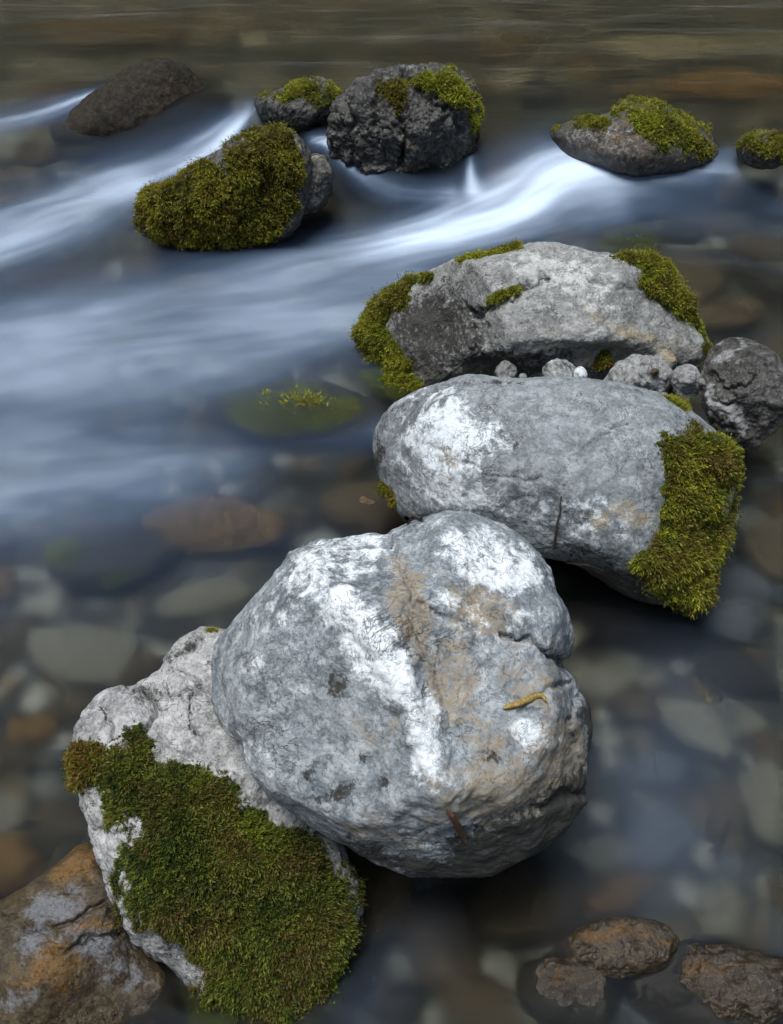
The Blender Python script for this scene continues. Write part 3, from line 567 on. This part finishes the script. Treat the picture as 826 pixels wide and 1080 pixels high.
#  u, v, width px, tone, label, flat, asp, lift, moss
NAMED = [
    (228, 545, 150, 4, 'broad brown stone under the water left of the middle boulder', .7, .8, .0),
    (108, 585, 125, 3, 'dark stone with moss spots under water near the left edge', .8, .8, .0),
    (306, 430, 190, 3, 'mossy stone just under the water left of the stacked boulders', .62, .78, -.006),
    (112, 490, 120, 3, 'dim green stone deep in the blue water near the left edge', .8, .8, .0),
    (85, 672, 120, 0, 'large pale stone under water above the moss draped white rock', .5, .9, .0),
    (215, 612, 95, 0, 'pale oblong stone under water between the brown and the pale stones', .5, .8, .0),
    (385, 520, 110, 1, 'brown stone against the left end of the wide grey boulder', 1.0, .9, .05),
    (665, 645, 150, 3, 'dark stone in the shade beneath the wide grey boulder', .8, .8, -.02),
    (665, 252, 85, 3, 'yellow green mossy stone under water behind the rear boulder', .8, .7, .0),
    (560, 945, 130, 1, 'brown stone in the shade under the largest pale boulder', .9, .8, .0),
    (690, 790, 75, 2, 'grey blue stone under water right of the largest pale boulder', .6, .8, .0),
    (640, 700, 70, 0, 'small pale greenish stone under water right of the largest boulder', .6, .8, .0),
    (775, 690, 90, 3, 'dark stone under water at the right edge below the mossy end', .6, .8, .0),
    (760, 330, 100, 1, 'brown stone under water right of the rear boulder', .8, .7, .0),
    (90, 800, 90, 3, 'dark blue stone under water left of the white cracked rock', .5, .8, -.02),
    (640, 880, 80, 0, 'pale stone under water above the ochre corner stone', .5, .7, .0),
    (700, 82, 140, 0, 'broad pale teal stone under the upper pool near the top right', .5, .7, .0),
    (765, 122, 130, 4, 'ochre stone under the upper pool behind the domed mossy rock', .6, .7, .0),
    (110, 68, 150, 1, 'broad brown stone under the upper pool in the top left corner', .6, .7, .0),
    (755, 830, 90, 1, 'light brown stone under water by the right edge', .5, .8, .0),
]
named_o = {}
for (u, v, w, tone, lab, flat, asp, lift) in NAMED:
    x, y = bed_at(u, v, -.05 + lift); dist = math.hypot(math.hypot(x, y), 1.45); size = w * dist / F * 1.08
    o = bed_stone(x, y, size, tone, rz=rng.uniform(-.35, .35), label=lab, flat=flat, asp=asp, lift=lift)
    placed.append((x, y, size * .45)); named_o[lab] = (o, size)
#  moss on the bed stones that carry it: a part of each
def bed_moss(lab, count, leaf, mats, zmin=.25, thick=.01, tone=.4, spots=None):
    o, size = named_o[lab]
    T = BV[0][1]; V = np.array([v.co[:] for v in o.data.vertices])
    sc = np.array(o.scale); R_ = Rock(); R_.T = T
    c, s = math.cos(o.rotation_euler.z), math.sin(o.rotation_euler.z)
    Vw = V * sc; Vw = np.stack([Vw[:, 0] * c - Vw[:, 1] * s, Vw[:, 0] * s + Vw[:, 1] * c, Vw[:, 2]], 1) + np.array(o.location)
    n = vnormals(Vw, T)
    # bake the transform into an own mesh so that the moss keeps true size
    at = {k: np.zeros(len(Vw)) for k in ('wht', 'tan', 'drk', 'wet')}
    o.data = make_mesh('bed_stone', Vw - np.array(o.location), T, at, [o.data.materials[0]]); o.scale = (1, 1, 1); o.rotation_euler = (0, 0, 0)
    R_.V, R_.N = Vw, n; R_.org = np.array(o.location); R_.u, R_.v = project(Vw); R_.o = o
    R_.zc = np.array((0, 0, 1.0))
    cu, cv = R_.u.mean(), R_.v.mean(); wu = np.ptp(R_.u) / 2; wv = np.ptp(R_.v) / 2
    polys = [[(cu + wu * (a + r * math.cos(q)), cv + wv * (b_ + r * math.sin(q))) for q in np.linspace(0, 6.28, 9)[:-1]] for (a, b_, r) in (spots or [(0, -.1, .8)])]
    add_moss(R_, polys, mats, thick=thick, leaf=leaf, count=count, k=5, edge=8, tone=tone, agebias=.1, wrap=.0)
bed_moss('mossy stone just under the water left of the stacked boulders', 4500, .014, MOSS_Y, tone=1.0)
bed_moss('dim green stone deep in the blue water near the left edge', 1600, .012, MOSS_G, tone=.6)
bed_moss('dark stone with moss spots under water near the left edge', 1600, .010, MOSS_Y, tone=.6, spots=[(-.6, -.3, .35), (.1, .5, .35)])
bed_moss('yellow green mossy stone under water behind the rear boulder', 3000, .016, MOSS_Y, tone=1.0)
n_ = 0; tries = 0
while n_ < 280 and tries < 9000:
    tries += 1
    u = rng.uniform(-20, 846); v = rng.uniform(40, 1085)
    x, y = bed_at(u, v, -.12); size = rng.choice([.06, .09, .13, .18, .24], p=[.2, .3, .25, .17, .08]) * (1 + .12 * y)
    if any(math.hypot(x - a, y - b_) < (size * .45 + r) * .68 for a, b_, r in placed): continue
    if u > 580 and v > 640: size *= 1.25
    tone = int(rng.choice(5, p=[.26, .32, .26, .06, .10])) if u > 580 and v > 620 else int(rng.choice(5, p=[.12, .46, .12, .14, .16])) if v > 350 else int(rng.choice(5, p=[.04, .50, .10, .30, .06]))
    bed_stone(x, y, size, tone, label=['pale grey green pebble lying among others on the stream bed under water', 'plain brown pebble lying among others on the stream bed under water', 'mid grey pebble lying among others on the stream bed under water', 'blackish pebble lying among others on the stream bed under water', 'rusty pebble lying among others on the stream bed under water'][tone],
              group=['pale pebbles on the stream bed', 'brown pebbles on the stream bed', 'grey pebbles on the stream bed', 'blackish pebbles on the stream bed', 'rusty pebbles on the stream bed'][tone], flat=rng.uniform(.7, 1), asp=rng.uniform(.8, 1.1), name='pebble')
    placed.append((x, y, size * .45)); n_ += 1

# ------------------------------------------------------------------ water
def wx(t): return 9 * np.sinh(t * 2.6) / math.sinh(2.6)
def wy(t): return 2.2 + 9 * np.sinh(t * 2.9) / math.sinh(2.9)
V, Fq = sheet(640, 760, wx, wy, water_z)
x, y, z = V.T; u, v = project(V); vis = (V - CAM) @ FWD > .2
Pn = np.stack([x, y, np.zeros_like(x)], 1)
wu_ = u + 14 * fbm(Pn * 2.2, 2); wv_ = v + 9 * fbm(np.stack([x * .8, y * 2.5, 0 * x], 1) + 3, 2)
FOAM_SHEEN = [  # (u, v, half width px, strength) along the path; wide faint ones mimic a sky-blue sheen
    [(900,186,15,.26),(826,182,15,.34),(740,178,17,.45),(660,172,22,.74),(600,178,32,.80),(545,205,32,.86),(490,232,30,.80),(430,252,24,.62),(350,268,24,.40),(250,290,30,.27),(140,312,36,.22),(0,345,40,.20),(-60,360,40,.18)],
    [(262,112,9,.5),(246,128,13,.75),(222,150,20,.66),(180,172,26,.56),(120,195,30,.50),(50,222,32,.44),(-40,250,34,.42)],
    [(330,150,8,.5),(345,152,9,.75),(365,182,12,.50),(420,200,12,.35),(480,198,10,.30)],
    [(128,92,6,.45),(95,106,8,.55),(50,120,10,.50),(-40,138,12,.45)],
    [(140,200,18,.30),(70,235,22,.34),(-40,275,26,.36)],
    [(504,160,4,.3),(505,178,5,.6),(505,196,8,.5)],
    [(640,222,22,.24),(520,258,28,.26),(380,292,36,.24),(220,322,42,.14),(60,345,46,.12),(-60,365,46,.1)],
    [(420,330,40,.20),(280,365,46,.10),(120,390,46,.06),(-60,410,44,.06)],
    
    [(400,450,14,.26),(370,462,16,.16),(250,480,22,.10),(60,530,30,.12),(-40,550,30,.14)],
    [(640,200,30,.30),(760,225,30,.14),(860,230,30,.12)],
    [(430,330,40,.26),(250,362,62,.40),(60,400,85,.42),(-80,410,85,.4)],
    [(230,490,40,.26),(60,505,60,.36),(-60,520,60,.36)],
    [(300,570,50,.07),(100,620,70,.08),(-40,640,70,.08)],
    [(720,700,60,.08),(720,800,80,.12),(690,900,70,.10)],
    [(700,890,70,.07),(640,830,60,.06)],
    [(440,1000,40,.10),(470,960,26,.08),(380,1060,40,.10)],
]
foam_sheen = np.zeros(len(V))
for fi, p in enumerate(FOAM_SHEEN):
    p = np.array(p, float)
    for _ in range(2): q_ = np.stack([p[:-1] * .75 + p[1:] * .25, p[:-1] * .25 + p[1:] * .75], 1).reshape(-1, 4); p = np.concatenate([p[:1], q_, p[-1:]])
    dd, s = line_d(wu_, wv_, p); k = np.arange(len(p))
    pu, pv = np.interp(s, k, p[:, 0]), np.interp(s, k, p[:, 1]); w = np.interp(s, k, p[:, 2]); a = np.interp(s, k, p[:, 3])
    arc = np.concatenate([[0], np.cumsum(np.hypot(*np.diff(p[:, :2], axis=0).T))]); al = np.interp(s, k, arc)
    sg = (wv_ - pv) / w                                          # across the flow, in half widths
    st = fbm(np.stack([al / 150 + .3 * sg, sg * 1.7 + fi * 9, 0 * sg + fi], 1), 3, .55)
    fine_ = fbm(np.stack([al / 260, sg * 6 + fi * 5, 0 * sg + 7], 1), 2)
    foam_sheen = 1 - (1 - foam_sheen) * (1 - np.clip(a * np.exp(-(dd / w) ** 2 * .8) * (1 + .28 * st + .05 * fine_), 0, 1))
foam_sheen = np.clip(foam_sheen, 0, 1) * vis
foam_sheen = np.clip(foam_sheen * (.62 + .45 * foam_sheen), 0, 1)
t = NT('stream_water')
fo = t.attr('foam_sheen')
t.n.remove(t.b)
rf = t.new('ShaderNodeBsdfRefraction'); rf.inputs['IOR'].default_value = 1.33; t.put(rf.inputs['Roughness'], t.math('ADD', .46, t.math('MULTIPLY', t.attr('upstream'), .12))); t.put(rf.inputs['Color'], t.mix(t.attr('upstream'), (.90, .93, .92), (.80, .76, .60)))
gl = t.new('ShaderNodeBsdfGlossy'); gl.inputs['Roughness'].default_value = .22; gl.inputs['Color'].default_value = (1, 1, 1, 1)
bp = t.new('ShaderNodeBump'); t.put(bp.inputs['Strength'], t.math('ADD', .35, t.math('MULTIPLY', t.attr('upstream'), .5))); bp.inputs['Distance'].default_value = .03
t.put(bp.inputs['Height'], t.noise(1.6, 3, .5, .3, t.mapped((1, 3.6, 1)))); t.l.new(bp.outputs[0], gl.inputs['Normal'])
fr = t.new('ShaderNodeFresnel'); fr.inputs['IOR'].default_value = 1.33; t.l.new(bp.outputs[0], fr.inputs['Normal'])
m1 = t.new('ShaderNodeMixShader'); t.l.new(fr.outputs[0], m1.inputs[0]); t.l.new(rf.outputs[0], m1.inputs[1]); t.l.new(gl.outputs[0], m1.inputs[2])
df = t.new('ShaderNodeBsdfDiffuse'); t.put(df.inputs['Color'], t.mix(t.ramp(fo, .15, .80), (.125, .19, .31), (.62, .735, .885)))  # thin foam takes the blue of the sky's reflection as its own colour
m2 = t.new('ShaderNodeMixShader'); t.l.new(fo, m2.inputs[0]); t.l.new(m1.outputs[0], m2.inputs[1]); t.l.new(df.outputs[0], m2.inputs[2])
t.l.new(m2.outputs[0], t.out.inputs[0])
link('water', make_mesh('water', V, Fq, dict(foam_sheen=foam_sheen, upstream=sstep(-.3, .8, y - lip_y(x))), [t.m]), kind='structure')

# ------------------------------------------------------------------ small debris: catkins and twigs
def surf(R, u, v):
    """point and normal of the rock's camera side at a pixel of the photograph"""
    f = (R.N @ R.zc) > 0
    i = np.where(f)[0][np.argmin(np.hypot(R.u[f] - u, R.v[f] - v))]; return R.V[i], R.N[i]
def tube(path, rad, seg=10):
    path = np.asarray(path); n = len(path); T_ = np.gradient(path, axis=0); T_ /= np.linalg.norm(T_, axis=1)[:, None]
    a = np.cross(T_, (0.3, .2, 1)); a /= np.linalg.norm(a, axis=1)[:, None]; b_ = np.cross(T_, a)
    q = np.arange(seg) / seg * 2 * math.pi
    rad = np.asarray(rad); rad = rad if rad.ndim == 2 else np.repeat(rad[:, None], seg, 1)
    V = path[:, None] + rad[:, :, None] * (a[:, None] * np.cos(q)[None, :, None] + b_[:, None] * np.sin(q)[None, :, None])
    V = V.reshape(-1, 3); i = np.arange(n * seg).reshape(n, seg)
    Fq = np.stack([i[:-1], np.roll(i[:-1], -1, 1), np.roll(i[1:], -1, 1), i[1:]], -1).reshape(-1, 4)
    return V, Fq
def flat_mat(name, c1, c2, sc=300, rough=.7):
    t = NT(name); t.put(t.b.inputs['Base Color'], t.mix(t.ramp(t.noise(sc, 4), .35, .65), c1, c2)); t.b.inputs['Roughness'].default_value = rough; return t.m
def catkin(R, pts, rad, mat, label):
    pts = chaikin_open(pts, 3); P = []
    for (u, v) in pts:
        p, n = surf(R, u, v); P.append(p + n * rad * .85)
    P = np.array(P)
    for _ in range(6): P[1:-1] = (P[:-2] + P[1:-1] * 2 + P[2:]) / 4
    # even resampling and scale rows
    L = np.concatenate([[0], np.cumsum(np.linalg.norm(np.diff(P, axis=0), axis=1))]); tt = np.linspace(0, L[-1], 90)
    P = np.stack([np.interp(tt, L, P[:, k]) for k in range(3)], 1); seg = 16
    s = tt / L[-1]; prof = np.clip(np.minimum(s * 7, (1 - s) * 5), 0.04, 1) ** .5
    q = np.arange(seg)
    bump = np.cos(tt[:, None] / (rad * 1.1) * 2 * math.pi + (q % 4 >= 2) * math.pi) * .16 + rng.normal(size=(90, seg)) * .12
    V, Fq = tube(P, rad * prof[:, None] * (1 + bump), seg)
    o = P.mean(0); return link('catkin', make_mesh('catkin', V - o, Fq, None, [mat]), o, label=label, cat='catkin')
def chaikin_open(p, n):
    p = np.asarray(p, float)
    for _ in range(n):
        q = np.stack([p[:-1] * .75 + p[1:] * .25, p[:-1] * .25 + p[1:] * .75], 1).reshape(-1, 2); p = np.concatenate([p[:1], q, p[-1:]])
    return p
catkin(A, [(530, 747), (545, 743), (560, 735), (570, 733), (575, 740)], .0034, flat_mat('catkin_yellow', (.14, .09, .02), (.34, .235, .05), 500), 'curved yellow catkin lying on the right of the largest boulder')
catkin(A, [(470, 852), (478, 862), (484, 874), (491, 887)], .0036, flat_mat('catkin_brown', (.07, .035, .018), (.17, .085, .045), 500), 'brown catkin lying low on the front of the largest boulder')
M_twig = flat_mat('twig_bark', (.03, .022, .015), (.07, .05, .035))
def twig(P, r, label):
    P = np.array(P, float); t_ = np.linspace(0, 1, 24); k = np.linspace(0, 1, len(P))
    Q = np.stack([np.interp(t_, k, P[:, c]) for c in range(3)], 1); Q += .003 * np.stack([noise(np.stack([t_ * 4, t_ * 0 + c, t_ * 0 + r * 900], 1)) for c in range(3)], 1)
    V, Fq = tube(Q, r * np.linspace(1, .45, 24), 7); o = Q[0]
    link('twig', make_mesh('twig', V - o, Fq, None, [M_twig]), o, label=label, cat='twig')
def on(R, pts, h): return [surf(R, u, v)[0] + surf(R, u, v)[1] * h for u, v in pts]
twig(on(Cm, [(585, 576), (588, 555), (591, 538), (592, 524)], .004), .0028, 'thin upright dark twig leaning on the front of the wide grey boulder')
twig(on(Cm, [(600, 590), (618, 592), (636, 597)], .006), .0035, 'short dark twig lodged under the wide grey boulder')
twig(on(A, [(432, 553), (438, 550), (447, 551)], .008), .004, 'tiny dark scrap of bark on the top edge of the largest boulder')
